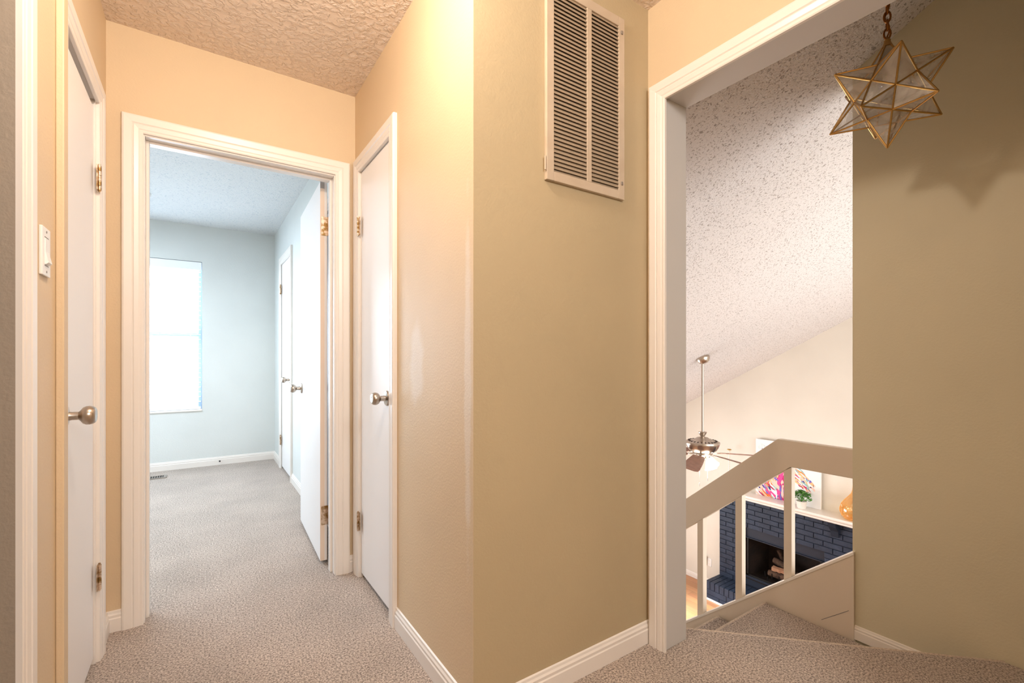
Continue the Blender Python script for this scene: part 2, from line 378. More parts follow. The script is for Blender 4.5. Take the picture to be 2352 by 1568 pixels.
# ------------------------------------------------------------------ mouldings
CASE = [(0, 0), (0, .010), (.004, .012), (.012, .012), (.016, .014), (.030, .0165), (.034, .014), (.038, .0175), (.062, .019), (.068, .017), (.070, .012), (.070, 0)]
def mapper(plane, c, n):
    if plane == 'X': return lambda s, z, h: (c+n*h, s, z)
    return lambda s, z, h: (s, c+n*h, z)
def casing(parent, plane, c, n, s0, s1, z1, z0=0.0, left=True, right=True, name='casing', mt='trim'):
    mp = mapper(plane, c, n); m = MB(); R = []
    path = []
    if left: path += [(s0, z0, -1, 0)]
    path += [(s0, z1, -1, 1), (s1, z1, 1, 1)]
    if right: path += [(s1, z0, 1, 0)]
    for s, z, ds, dz in path: R.append([mp(s+ds*a, z+dz*a, h) for a, h in CASE])
    m.rings(R)
    return m.build(name, M[mt], parent)
BASE = [(0, 0), (0, .012), (.052, .012), (.056, .009), (.066, .010), (.072, .006), (.080, .005), (.083, 0)]
def baseboard(name, plane, c, n, s0, s1, z0, label, k=1.0, mt='trim'):
    mp = mapper(plane, c, n); m = MB()
    m.rings([[mp(s, z0+z*k, h) for z, h in BASE] for s in (s0, s1)])
    return struct(m.build(name, M[mt]), label, 'baseboard')
baseboard('baseboard_left', 'X', XL, 1, 2.30, YF, 0, 'short white baseboard between the left closet casing and corner')
baseboard('baseboard_end', 'Y', YF, -1, XL, -.262, 0, 'stub of white baseboard left of the bedroom doorway')
baseboard('baseboard_end_right', 'Y', YF, -1, .638, XR, 0, 'stub of white baseboard right of the bedroom doorway')
baseboard('baseboard_right', 'X', XR, -1, YV-.012, 1.83, 0, 'white moulded baseboard along the bright hall wall')
baseboard('baseboard_grille', 'Y', YV, -1, XR, XO, 0, 'white moulded baseboard under the return air grille wall')
baseboard('baseboard_stair', 'X', XS, -1, .39, .852, -.15, 'white baseboard at the foot of the stairwell wall', k=.72, mt='panel_cap')
baseboard('baseboard_bedroom_far', 'Y', YB, -1, -2.3, BX, 0, 'white baseboard under the bedroom window')
baseboard('baseboard_bedroom_right', 'X', BX, -1, 3.72, 4.44, 0, 'white baseboard between the bedroom closet doors')
baseboard('baseboard_bedroom_corner', 'X', BX, -1, 5.16, YB, 0, 'short white baseboard in the bedroom corner')
baseboard('baseboard_living', 'X', XW, -1, 3.99, 5.2, LF, 'white baseboard left of the brick fireplace')

def jamb(parent, plane, c0, c1, s0, s1, z1, t=.016, stop=None, z0=0.0, mt='trim'):
    """lining between wall faces c0..c1 around clear opening s0..s1,z1"""
    m = MB()
    def bx(a0, a1, zz0, zz1, d0=None, d1=None):
        d0 = c0 if d0 is None else d0; d1 = c1 if d1 is None else d1
        if plane == 'X': m.box(d0, d1, a0, a1, zz0, zz1)
        else: m.box(a0, a1, d0, d1, zz0, zz1)
    bx(s0-t, s0, z0, z1+t); bx(s1, s1+t, z0, z1+t); bx(s0, s1, z1, z1+t)
    if stop:
        bx(s0, s0+.011, z0, z1, *stop); bx(s1-.011, s1, z0, z1, *stop); bx(s0+.011, s1-.011, z1-.011, z1, *stop)
    return m.build('jamb', M[mt], parent, bevel=.0015)

def place(ax, pos):
    """matrix whose local z points along ax from pos"""
    z = Vector(ax).normalized(); q = z.to_track_quat('Z', 'Y')
    return Matrix.Translation(pos) @ q.to_matrix().to_4x4()
def knob(parent, pos, ax, sc=1.0):
    mt = place(ax, pos)
    m = MB(); m.lathe([(0, 0), (.0325*sc, 0), (.033*sc, .003*sc), (.030*sc, .008*sc), (.018*sc, .011*sc), (.014*sc, .012*sc), (0, .0125*sc)], mt, 32)
    r = m.build('knob', M['nickel'], parent, smooth=True)
    m = MB(); m.lathe([(.0, .012*sc), (.0125*sc, .012*sc), (.0115*sc, .018*sc), (.0115*sc, .032*sc), (.016*sc, .036*sc), (.023*sc, .041*sc), (.0265*sc, .048*sc), (.027*sc, .055*sc), (.025*sc, .063*sc), (.021*sc, .068*sc), (.018*sc, .0695*sc), (.012*sc, .0685*sc), (0, .068*sc)], mt, 32)
    m.build('grip', M['nickel'], r, smooth=True)
    return r
def hinge(parent, x, y, z, ax, leafdir, h=.09, knuckle_out=.006):
    """ax: outward normal axis vector of the surface, leafdir: direction of the visible leaf"""
    m = MB(); n = Vector(ax); l = Vector(leafdir); p = Vector((x, y, z))
    c = p+n*knuckle_out
    k = 5
    for i in range(k):
        a = c+Vector((0, 0, -h/2+h*i/k+.0008)); b = c+Vector((0, 0, -h/2+h*(i+1)/k-.0008))
        m.tube([a, b], .0058, 12)
    m.tube([c+Vector((0, 0, h/2)), c+Vector((0, 0, h/2+.005))], .0036, 8)
    m.tube([c-Vector((0, 0, h/2)), c-Vector((0, 0, h/2+.004))], .0036, 8)
    for s_, w_ in ((1, .017), (-1, .008)):
        a = p+n*.0015; b = p+l*s_*w_+n*.0015
        x0, x1 = sorted((a.x, b.x)); y0, y1 = sorted((a.y, b.y))
        if abs(n.x) > .5: x0 = min(p.x, p.x+n.x*.0025); x1 = max(p.x, p.x+n.x*.0025)
        else: y0 = min(p.y, p.y+n.y*.0025); y1 = max(p.y, p.y+n.y*.0025)
        m.box(x0, x1, y0, y1, z-h/2, z+h/2)
    return m.build('hinge', M['brass'], parent, smooth=True)

# ---- bedroom doorway + open door
d = thing('door_1', (.19, YF, 0), 'white cased bedroom doorway in the hall end wall, its flush door standing open into the bedroom', 'door', kind='structure')
casing(d, 'Y', YF, -1, -.192, .568, 2.024)
jamb(d, 'Y', YF, YF+.115, -.188, .564, 2.018, stop=(YF+.045, YF+.08))
casing(d, 'Y', YF+.115, 1, -.192, .568, 2.024)
m = MB()
ang = atan2(3.343-2.60, .557-.530)
dl = .735
# slab built axis aligned along +y from hinge edge then rotated
rot = Matrix.Rotation(ang-pi/2, 4, 'Z')
org = Vector((.530, 2.60, 0))
m.box(.530, .565, 2.60, 2.60+dl, .02, 2.035, rot=rot, org=org)
slab = m.build('door_panel', M['door'], d, bevel=.001)
m = MB(); m.quad((.5300, 2.5992, .02), (.5650, 2.5992, .02), (.5650, 2.5992, 2.0), (.5300, 2.5992, 2.0)); m.build('door_edge', M['door_edge'], slab)
m = MB(); m.quad((.5300, 2.5992, 2.0), (.5650, 2.5992, 2.0), (.5650, 2.5992, 2.035), (.5300, 2.5992, 2.035)); o = m.build('bare_edge', M['raw'], slab); o['label'] = 'unpainted grey top of the open door edge'
nrm = rot @ Vector((-1, 0, 0))
kp = org + rot @ Vector((0, dl-.065, .90))
knob(d, kp, nrm)
knob(d, kp + rot @ Vector((.035, 0, 0)), -nrm)
for z in (1.80, .26):
    m = MB()
    m.box(.535, .570, 2.5965, 2.5985, z-.05, z+.05)
    for i in range(5): m.tube([(.578, 2.585, z-.05+.02*i+.0008), (.578, 2.585, z-.05+.02*(i+1)-.0008)], .0075, 12)
    m.box(.566, .572, 2.553, 2.59, z-.05, z+.05)
    m.build('hinge', M['brass'], d, smooth=True)

# ---- right-hand narrow closet door in the hall
d = thing('door_2', (XR, 2.12, 0), 'narrow white flush closet door on the bright right hall wall, hinges on its left', 'door', kind='structure')
casing(d, 'X', XR, -1, 1.895, 2.345, 2.03)
jamb(d, 'X', XR, XR+.115, 1.898, 2.342, 2.030)
m = MB(); m.box(XR+.004, XR+.036, 1.902, 2.338, .022, 2.026); m.build('door_panel', M['door'], d, bevel=.0015)
knob(d, (XR+.004, 1.952, .925), (-1, 0, 0))
for z in (1.755, .285): hinge(d, XR-.008, 2.336, z, (-1, 0, 0), (0, -1, 0))

# ---- left-hand narrow closet door
d = thing('door_3', (XL, 1.96, 0), 'narrow white flush closet door on the left hall wall, silver knob at its near edge', 'door', kind='structure')
casing(d, 'X', XL, 1, 1.702, 2.222, 2.02, left=False)
m = MB(); m.box(XL, XL+.017, 1.655, 1.699, 0, 2.088); o = m.build('painted_casing', M['wall'], d, bevel=.003); o['label'] = 'near casing leg painted over in wall colour'
m = MB(); m.box(XL, XL+.0165, 1.699, 1.703, 0, 2.022); m.build('casing_edge', M['trim'], d)
jamb(d, 'X', XL-.115, XL, 1.702, 2.212, 2.026)
m = MB(); m.box(XL-.040, XL-.006, 1.706, 2.208, .022, 2.0); m.build('door_panel', M['door'], d, bevel=.0015)
knob(d, (XL-.006, 1.775, .935), (1, 0, 0))
for z in (1.745, .312): hinge(d, XL+.006, 2.206, z, (1, 0, 0), (0, -1, 0))

# ---- cased doorway at far left
d = thing('door_4', (XL, .9, 0), 'white cased doorway at the far left edge, opening to a dim side room', 'door', kind='structure')
casing(d, 'X', XL, 1, .52, 1.342, 2.03)
m = MB(); m.box(XL-.115, XL, 1.342, 1.36, 0, 2.05); m.box(XL-.115, XL, .502, .52, 0, 2.05); m.box(XL-.115, XL, .52, 1.342, 2.03, 2.048); m.build('jamb', M['wall_side'], d)

# ---- bedroom closet doors
d = thing('door_5', (BX, 4.8, 0), 'white closet door in the far corner of the bedroom, beside the window wall', 'door', kind='structure')
casing(d, 'X', BX, -1, 4.51, 5.09, 2.02)
m = MB(); m.box(BX+.002, BX+.035, 4.515, 5.085, .02, 2.02); m.build('door_panel', M['door'], d, bevel=.0015)
knob(d, (BX+.002, 4.58, .90), (-1, 0, 0))
for z in (1.775, .285): hinge(d, BX-.008, 5.078, z, (-1, 0, 0), (0, -1, 0))
d = thing('door_6', (BX, 3.3, 0), 'white closet door half hidden in the gap behind the open bedroom door', 'door', kind='structure')
casing(d, 'X', BX, -1, 2.945, 3.645, 2.02)
m = MB(); m.box(BX+.002, BX+.035, 2.95, 3.64, .02, 2.02); m.build('door_panel', M['door'], d, bevel=.0015)
for z in (1.745, .285): hinge(d, BX-.008, 2.955, z, (-1, 0, 0), (0, 1, 0))

# ---- cased opening to the stairs
d = thing('trim_1', (XO, .6, 0), 'wide white casing and jamb around the stair opening', 'door frame', kind='structure')
casing(d, 'X', XO, -1, .10, 1.105, 2.066)
jamb(d, 'X', XO, XOB, .105, 1.112, 2.074, t=.018, mt='jamb_shaded')

# ------------------------------------------------------------------ light switch
t = thing('light_switch', (XL, 1.54, 1.352), 'white rocker light switch plate on the peach hall wall', 'light switch')
m = MB(); m.box(XL, XL+.0065, 1.505, 1.575, 1.295, 1.41, bev=.002); m.build('cover_plate', M['white_plastic'], t)
m = MB(); m.prism([(XL+.0055, 1.322), (XL+.009, 1.322), (XL+.0135, 1.326), (XL+.008, 1.352), (XL+.0085, 1.383), (XL+.0055, 1.384)], 'y', 1.524, 1.556); m.build('rocker', M['white_plastic'], t)
for z in (1.319, 1.3865):
    m = MB(); m.box(XL+.006, XL+.0069, 1.523, 1.557, z-.0008, z+.0008); m.build('rocker_gap', M['slot'], t)
for z in (1.305, 1.40):
    m = MB(); m.lathe([(0, 0), (.003, 0), (.003, .001), (0, .0012)], place((1, 0, 0), (XL+.0062, 1.54, z)), 12); m.build('screw', M['slot'], t)

# ------------------------------------------------------------------ return air grille
gx0, gx1, gz0, gz1 = .933, 1.297, 1.680, 2.345
t = thing('air_return_grille', ((gx0+gx1)/2, YV, gz0), 'tall tan louvred return air grille high on the shaded wall', 'air vent')
m = MB(); yf = YV-.014
def fr(x0, x1, z0, z1): m.box(x0, x1, yf, YV, z0, z1)
fr(gx0, gx0+.030, gz0, gz1); fr(gx1-.030, gx1, gz0, gz1); fr(gx0+.03, gx1-.03, gz0, gz0+.030); fr(gx0+.03, gx1-.03, gz1-.034, gz1); fr(1.110, 1.132, gz0+.03, gz1-.034)
m.build('frame', M['grille'], t, bevel=.0015)
m = MB(); m.box(gx0+.02, gx1-.02, YV-.0015, YV+.001, gz0+.02, gz1-.02); m.build('duct_opening', M['grille_void'], t)
for (a, b) in ((gx0+.030, 1.110), (1.132, gx1-.030)):
    m = MB(); z = gz0+.034; 
    while z < gz1-.036:
        m.prism([(yf+.001, z-.0075), (yf+.0022, z-.0078), (YV-.002, z+.0095), (YV-.0036, z+.0102), (yf+.001, z-.0035)], 'x', a, b)
        z += .0138
    m.build('louvre_bank', M['louvre'], t)
for z in (gz0+.058, gz1-.055):
    m = MB(); m.box(gx1-.020, gx1-.011, yf-.004, yf, z-.006, z+.006, bev=.001); m.build('latch', M['register'], t)
m = MB(); m.tube([(gx0-.004, yf+.004, gz0+.03), (gx0-.004, yf+.004, gz0+.075)], .003, 8); m.build('hinge', M['grille'], t)

# ------------------------------------------------------------------ stairs
t = thing('staircase', (2.0, 1.2, -.15), 'carpeted stairs winding down from the landing and turning left', 'stairs')
NB = .012
m = MB(); m.prism([(XOB+.004, 1.20), (XS-.022, .36), (XS-.02, 1.235), (XOB+.004, 1.235)], 'z', -.34, -.15); m.build('winder_tread', M['carpet'], t, bevel=.013)
for k in range(2, 12):
    z = -.15-.19*(k-1); y1 = 1.235+.257*(k-1); y0 = y1-.29
    m = MB(); m.box(XOB+.004, XS-.02, y0, y1, z-.19 if k < 11 else LF, z); m.build('step', M['carpet'], t, bevel=.013)

m = MB(); m.tube([(XOB+.004, 1.229-.012, -.011), (XS-.006, .397-.012, -.011)], .0125, 10); fl = bpy.data.objects['floor']; o = m.build('lit_nosing_rim', M['carpet_rim_lit'], fl, smooth=True)  # paler rim along the carpet edges, backlight put into the colour
m = MB(); m.tube([(XOB+.006, 1.226, -.161), (XS-.022, 1.226, -.161)], .0125, 10); m.build('lit_nosing_rim', M['carpet_rim_lit'], t, smooth=True)
for k in range(2, 6):
    m = MB(); yk = 1.235+.257*(k-1)-.009; zk = -.15-.19*(k-1)-.011
    m.tube([(XOB+.006, yk, zk), (XS-.024, yk, zk)], .0125, 10); m.build('lit_nosing_rim', M['carpet_rim_lit'], t, smooth=True)

# stair half wall: painted panel, cap coloured paler as the lit top
def capz(y): return .238-.831*(y-.846)
kx0, kx1 = 2.405, 2.50
m = MB()
m.prism([(.846, LF), (4.0, LF), (4.0, capz(4.0)-.012), (.846, capz(.846)-.012)], 'x', kx0, kx1)
hw = m.build('wall_stair_panel', M['panel']); struct(hw, 'beige painted half wall sloping down beside the stairs, under the balusters', 'wall')
m = MB(); ct = .013
m.prism([(.846, capz(.846)-ct), (4.0, capz(4.0)-ct), (4.0, capz(4.0)), (.846, capz(.846))], 'x', kx0-.003, kx1+.003)
cp = m.build('cap', M['panel_cap'], hw)
m = MB(); m.quad((kx0-.0006, .865, -.03), (kx0-.0006, .975, -.122), (kx0-.0006, .975, -.125), (kx0-.0006, .865, -.033)); m.build('panel_seam', M['slot'], hw)

# railing
t = thing('stair_railing', (2.448, .9, 0), 'beige painted railing with a flat then sloping board handrail on square balusters', 'railing')
rx0, rx1 = 2.43, 2.468
zt, zb = .686, .556
kt, kb = 1.186, 1.124
s_ = -.822
ye = 2.9
m = MB()
m.prism([(.856, zt), (kt, zt), (ye, zt+s_*(ye-kt)), (ye, zb+s_*(ye-kb)), (kb, zb), (.856, zb)], 'x', rx0, rx1)
m.build('handrail', M['panel'], t, bevel=.002)
def railb(y): return zb+s_*(max(y, kb)-kb)
py = [(1.118, 1.155), (1.371, 1.408), (1.604, 1.641)]
for i in range(5): py.append((1.84+.236*i, 1.877+.236*i))
for (a, b) in py:
    m = MB(); m.prism([(a, capz(a)), (b, capz(b)), (b, railb(b)), (a, railb(a))], 'x', rx0, rx1); 
    m.build('baluster', [M['panel']], t, bevel=.0015)

# ------------------------------------------------------------------ star pendant
sc_ = (1.9247, .5808, 1.9897); SR = .1811; st0 = 1.133
t = thing('star_pendant_light', sc_, 'brass-edged clear glass star pendant hanging on a chain in the stairwell', 'pendant light')
iv = [Vector((0, 0, 1)), Vector((0, 0, -1))]
for i in range(5):
    a = st0+i*2*pi/5; iv.append(Vector((cos(a)*2/5**.5, sin(a)*2/5**.5, 1/5**.5)))
    a += pi/5; iv.append(Vector((cos(a)*2/5**.5, sin(a)*2/5**.5, -1/5**.5)))
O = Vector(sc_)
pv = [O+v*SR for v in iv]
def dist(i, j): return (iv[i]-iv[j]).length
longe = [(i, j) for i in range(12) for j in range(i) if abs(dist(i, j)-1.7013) < .02]   # the pentagram edges
m = MB()
for i, j in longe: m.tube([pv[i], pv[j]], .0030, 8)
m.build('star_frame', M['gold'], t, smooth=True)
m = MB()
short = [[j for j in range(12) if j != i and abs(dist(i, j)-1.0515) < .02] for i in range(12)]
phi = (1+5**.5)/2
# inner dodecahedron vertices: centres of icosahedron faces, scaled
tri = [(i, j, k) for i in range(12) for j in range(i) for k in range(j) if j in short[i] and k in short[i] and k in short[j]]
# intersection vertices of pentagrams lie at face-centre directions, radius:
def inner(tr):
    d_ = (iv[tr[0]]+iv[tr[1]]+iv[tr[2]]).normalized(); return d_
# radius from geometry: long edge between a and b passes through the inner vertices
a_, b_ = iv[longe[0][0]], iv[longe[0][1]]
L = (b_-a_); f_ = 1/(phi*phi)
rin = (a_+L*f_).length
dv = [inner(tr)*rin for tr in tri]
for i in range(12):
    nb = [d_ for d_ in dv if abs((d_-iv[i]).length-(L.length*f_)) < .03]
    ax = iv[i]; u = (nb[0]-ax*nb[0].dot(ax)).normalized(); w = ax.cross(u)
    nb.sort(key=lambda q: atan2(q.dot(w), q.dot(u)))
    for q in range(len(nb)):
        m.quad(O+iv[i]*SR*.995, O+nb[q]*SR*.995, O+nb[(q+1) % len(nb)]*SR*.995)
m.build('glass_panes', M['star_glass'], t)
top = O+Vector((0, 0, SR))
m = MB(); m.lathe([(.016, -.022), (.012, -.012), (.009, -.004), (.010, .0), (.006, .004), (.004, .010), (0, .011)], Matrix.Translation(top), 16); m.build('top_cap', M['gold'], t, smooth=True)
m = MB(); m.lathe([(0, 0), (.016, 0), (.018, -.04), (.013, -.045), (0, -.045)], Matrix.Translation(top-Vector((0, 0, .035))), 16); m.build('socket', M['black'], t, smooth=True)
m = MB(); m.lathe([(.010, -.080), (.018, -.092), (.028, -.115), (.030, -.13), (.025, -.148), (.012, -.158), (0, -.16)], Matrix.Translation(top), 20); m.build('bulb', M['bulb'], t, smooth=True)
ch = thing
m = MB(); z = top.z+.006; k = 0; zc = slope(sc_[1])
def link(c, ln, wd, ang, r=.0030, tilt=0):
    pts = []
    for q in range(21):
        a = 2*pi*q/20; lx = cos(a)*wd/2; lz = sin(a)*ln/2
        pts.append(Vector((c[0]+lx*cos(ang)+lz*tilt, c[1]+lx*sin(ang), c[2]+lz)))
    m.tube(pts, r, 8, cap=False)
while z < zc-.02:
    link((top.x, top.y, z+.017), .036, .018, (.5 if k % 2 else .5+pi/2)); z += .0285; k += 1
m.build('chain', M['chain'], t, smooth=True)
m = MB(); pts = []
for q in range(40):
    f = q/39; pts.append((top.x+.006*sin(f*26), top.y+.006*cos(f*26), top.z+(zc-top.z)*f))
m.tube(pts, .0022, 6); m.build('cord', M['chain'], t, smooth=True)
m = MB(); pts = []
for q in range(25):
    a = pi*q/24
    pts.append((top.x+.055-.03*cos(a)*1.0+.0, top.y-.035+.02*cos(a), top.z+.16+.14*(1-sin(a))**1.0))
m.tube(pts, .0024, 8); m.build('chain_swag', M['chain'], t, smooth=True)
m = MB(); m.lathe([(0, 0), (.05, 0), (.048, -.012), (.02, -.02), (0, -.02)], Matrix.Translation((top.x, top.y, zc-.004)) @ Matrix.Rotation(-atan(.538), 4, 'X'), 24); m.build('canopy', M['gold'], t, smooth=True)

# ------------------------------------------------------------------ bedroom window, blind, floor register, detector
d = thing('window_1', (-.46, YB+.09, WZ0), 'white two-sash bedroom window blown out by daylight', 'window', kind='structure')
m = MB(); y0, y1 = YB+.085, YB+.135
m.box(WX0, WX0+.03, y0, y1, WZ0, WZ1); m.box(WX1-.03, WX1, y0, y1, WZ0, WZ1); m.box(WX0+.03, WX1-.03, y0, y1, WZ1-.03, WZ1); m.box(WX0+.03, WX1-.03, y0, y1, WZ0, WZ0+.03)
m.build('frame', M['sash'], d, bevel=.002)
m = MB(); m.box(WX0+.03, WX1-.03, y0+.005, y1-.01, 1.315, 1.345); m.build('meeting_rail', M['sash'], d)
for a, b in ((WZ0+.03, 1.315), (1.345, WZ1-.03)):
    m = MB(); m.box(WX0+.03, WX1-.03, YB+.108, YB+.112, a, b); m.build('pane', M['glass'], d)
m = MB(); m.box(WX0, WX1, YB-.012, YB+.085, WZ0-.012, WZ0+.004, bev=.002); m.build('sill', M['trim'], d)
t = thing('window_blind', (-.46, YB+.04, WZ1), 'white horizontal slat blind lowered over the bedroom window, slats open', 'blind')
m = MB(); m.box(WX0+.006, WX1-.004, YB+.004, YB+.016, WZ1-.083, WZ1-.004, bev=.002); m.box(WX0+.006, WX1-.006, YB+.016, YB+.07, WZ1-.05, WZ1-.006); m.build('valance', M['blind'], t)
m = MB(); z = WZ1-.10
while z > WZ0+.05:
    m.box(WX0+.012, WX1-.010, YB+.018, YB+.068, z-.0015, z+.0015, rot=Matrix.Rotation(radians(1), 4, 'X'), org=(0, YB+.043, z)); z -= .0485
m.build('slats', M['blind'], t)
m = MB()
for x in (-.80, -.46, -.075): m.box(x-.0015, x+.0015, YB+.019, YB+.021, WZ0+.04, WZ1-.05); m.box(x-.0015, x+.0015, YB+.066, YB+.068, WZ0+.04, WZ1-.05)
m.build('ladder_cords', M['blind'], t)
m = MB(); m.box(WX0+.012, WX1-.010, YB+.020, YB+.066, WZ0+.006, WZ0+.026, bev=.002); m.build('bottom_rail', M['blind'], t)

t = thing('floor_register', (-.36, 5.33, 0), 'small slotted metal floor register in bedroom carpet below window', 'floor vent')
m = MB()
for (a, b, c_, e) in ((-.50, -.25, 5.265, 5.28), (-.50, -.25, 5.365, 5.38), (-.50, -.49, 5.28, 5.365), (-.275, -.25, 5.28, 5.365)): m.box(a, b, c_, e, .001, .008)
m.build('frame', M['register'], t)
m = MB(); m.box(-.49, -.275, 5.28, 5.365, .0005, .003); m.build('duct_opening', M['black'], t)
m = MB(); x = -.482
while x < -.285: m.box(x, x+.006, 5.28, 5.365, .003, .0075); x += .0175
m.build('fins', M['register'], t)
t = thing('smoke_detector', (-.385, 4.75, 2.43), 'round white smoke detector on bedroom ceiling at the doorway edge', 'smoke detector')
m = MB(); m.lathe([(0, 0), (.06, 0), (.062, -.012), (.055, -.028), (.04, -.034), (0, -.035)], Matrix.Translation((-.385, 4.75, 2.43)), 28); m.build('housing', M['white_plastic'], t, smooth=True)
m = MB(); m.lathe([(0, -.034), (.012, -.034), (.011, -.038), (0, -.038)], Matrix.Translation((-.385, 4.75, 2.43)), 14); m.build('test_button', M['slot'], t, smooth=True)
t = thing('door_stop', (.17, YB-.012, .045), 'tiny dark rubber-tipped door stop on the bedroom baseboard', 'door stop')
m = MB(); m.tube([(.17, YB-.012, .045), (.17, YB-.05, .045)], .004, 8); m.build('rod', M['nickel'], t)
m = MB(); m.tube([(.17, YB-.05, .045), (.17, YB-.062, .045)], .008, 10); m.build('tip', M['rubber'], t)

# outside the bedroom window: brick neighbour, coloured near white for the overexposed daylight
m = MB(); z = -.6; r_ = 0
while z < 1.25:
    x = -3.2-(r_ % 2)*.11
    while x < 2.2: m.box(x, x+.205, 8.4, 8.5, z, z+.062); x += .22
    z += .075; r_ += 1
m.box(-3.3, 2.3, 8.41, 8.6, -.7, 1.25)
o = m.build('wall_outside', M['pale_brick']); struct(o, 'brick wall coloured pale as if overexposed, faintly seen through the lower window sash', 'wall')

# ------------------------------------------------------------------ fireplace
FY0, FY1 = 1.2, 3.985
MT = -.815                                   # mantel shelf top
MBm = -.895
t = thing('fireplace', (XW, 2.6, LF), 'navy painted brick fireplace with raised hearth and white mantel shelf', 'fireplace')
m = MB(); bz = .0685; bl = .2135; g = .009; r_ = 0; z = OZ0+.002
xb0, xb1 = XC, XC+.06
while z < MBm-.01:
    h = min(bz-g, MBm-z)
    y = FY1-(bl/2 if r_ % 2 else bl)
    y_hi = FY1
    segs = []
    while y_hi > FY0:
        lo = max(y, FY0); segs.append((lo, y_hi-g)); y_hi = y; y -= bl
    inopen = z < OZ1-.005
    for (a, b) in segs:
        pieces = [(a, b)]
        if inopen:
            pieces = []
            if b > OY1: pieces.append((max(a, OY1), b))
            if a < OY0: pieces.append((a, min(b, OY0)))
        for (p, q) in pieces:
            if q-p > .02:
                j = random.uniform(-.0018, .0018)
                m.box(xb0+j, xb1, p, q, z, z+h, bev=.0035)
    z += bz; r_ += 1
fb = m.build('brick_face', M['brick'], t)
m = MB(); x0, x1 = XC+.011, XW
m.box(x0, x1, FY0, OY0, OZ0, MBm); m.box(x0, x1, OY1, FY1-.004, OZ0, MBm); m.box(x0, x1, OY0, OY1, OZ1, MBm)
m.build('mortar', M['mortar'], fb)
# hearth
HX = 6.10; 
m = MB(); hb = .0685
y = FY1-.002
i = 0
while y > 1.6:
    for (a, b) in ((HX, HX+.20), (HX+.208, XC+.004)):
        m.box(a+random.uniform(0, .002), b, y-.0625, y-.001, OZ0-.105, OZ0+random.uniform(-.001, .0015), bev=.004)
    y -= .0715
z = LF+.002
for r_ in range(2):
    y = FY1-.002-(.107 if r_ else 0); yh = FY1-.002
    while yh > 1.6:
        m.box(HX+.003, HX+.1, max(y-bl+g, 1.6), yh, z, z+.068, bev=.004); yh = y-bl; y -= bl
        if yh == y: yh = y
    z += .0765
m.build('hearth', M['brick_light'], t)
m = MB(); m.box(HX+.008, XW, 1.6, FY1-.006, LF, OZ0-.006); m.build('hearth_core', M['mortar'], t)
m = MB(); m.box(HX-.012, HX+.002, 1.6, FY1+.01, LF, LF+.022); m.build('shoe_moulding', M['panel_cap'], t)
# firebox
m = MB(); fx = 6.98
m.quad((XC+.02, OY1, OZ0), (fx, OY1-.12, OZ0), (fx, OY1-.12, OZ1), (XC+.02, OY1, OZ1))
m.quad((XC+.02, OY0, OZ0), (fx, OY0+.12, OZ0), (fx, OY0+.12, OZ1), (XC+.02, OY0, OZ1))
m.quad((fx, OY0+.12, OZ0), (fx, OY1-.12, OZ0), (fx, OY1-.12, OZ1), (fx, OY0+.12, OZ1))
m.quad((XC+.02, OY0, OZ0+.10), (XC+.02, OY1, OZ0+.10), (fx, OY1-.12, OZ0+.10), (fx, OY0+.12, OZ0+.10))
m.quad((XC+.02, OY0, OZ1), (XC+.02, OY1, OZ1), (fx, OY1-.12, OZ1), (fx, OY0+.12, OZ1))
m.build('firebox', M['soot'], t)
m = MB(); m.box(XC+.075, XC+.085, OY0+.002, OY1-.002, OZ1-.15, OZ1-.004); m.box(XC+.05, XC+.075, OY0+.002, OY1-.002, OZ1-.156, OZ1-.146); m.build('smoke_plate', M['header'], t)
m = MB(); m.box(XC+.045, XC+.055, OY0+.002, OY1-.002, OZ0+.002, OZ0+.13); m.build('sill_plate', M['header'], t)
m = MB()
for (a, b) in ((OY1-.075, OY1-.055), (OY0+.055, OY0+.075)): m.box(XC+.06, XC+.075, a, b, OZ0+.13, OZ1-.15)
m.box(XC+.06, XC+.075, OY0+.055, OY1-.055, OZ0+.13, OZ0+.15)
m.build('door_frame', M['black'], t)
# corbel
m = MB(); m.prism([(XC-.12, MBm), (XC, MBm), (XC, MBm-.20), (XC-.02, MBm-.19), (XC-.035, MBm-.12), (XC-.10, MBm-.055)], 'y', 2.415, 2.50); m.build('corbel', M['mortar'], t, bevel=.003)
# mantel
m = MB(); mf = 6.265
prof = [(XW, MT), (mf+.004, MT), (mf, MT-.004), (mf, MT-.022), (mf+.010, MT-.026), (mf+.012, MT-.034), (mf+.030, MT-.050), (mf+.036, MT-.056), (mf+.036, MT-.070), (mf+.050, MT-.080), (XW, MT-.080)]
m.prism(prof, 'y', 1.0, 4.03)
m.build('mantel_shelf', M['trim'], t)

# grate and logs
t = thing('fire_grate', (6.72, 3.1, OZ0+.10), 'black iron fire grate holding logs in the dark firebox', 'fire grate')
gz = OZ0+.16
m = MB()
for i in range(7):
    y = 2.82+i*.095; m.tube([(6.60, y, gz+.07), (6.61, y, gz), (6.82, y, gz), (6.86, y, gz+.06)], .007, 8)
m.build('bars', M['black'], t)
for (x, y) in ((6.62, 2.84), (6.62, 3.36), (6.82, 2.84), (6.82, 3.36)):
    m = MB(); m.tube([(x, y, gz), (x, y, OZ0+.10)], .008, 8); m.build('leg', M['black'], t)
def log(a, b, r, label, mt='bark', flat=False):
    a = Vector(a); b = Vector(b); m = MB(); n = 9; seg = 14 if not flat else 5
    pts = [a.lerp(b, i/(n-1))+Vector((random.uniform(-1, 1), random.uniform(-1, 1), random.uniform(-1, 1)))*r*.08 for i in range(n)]
    m.tube(pts, r, seg, rad=[r*random.uniform(.88, 1.08) for _ in pts])
    o = m.build('firewood_log', M[mt], smooth=not flat)
    tag(o, label, 'log', 'logs in the fireplace')
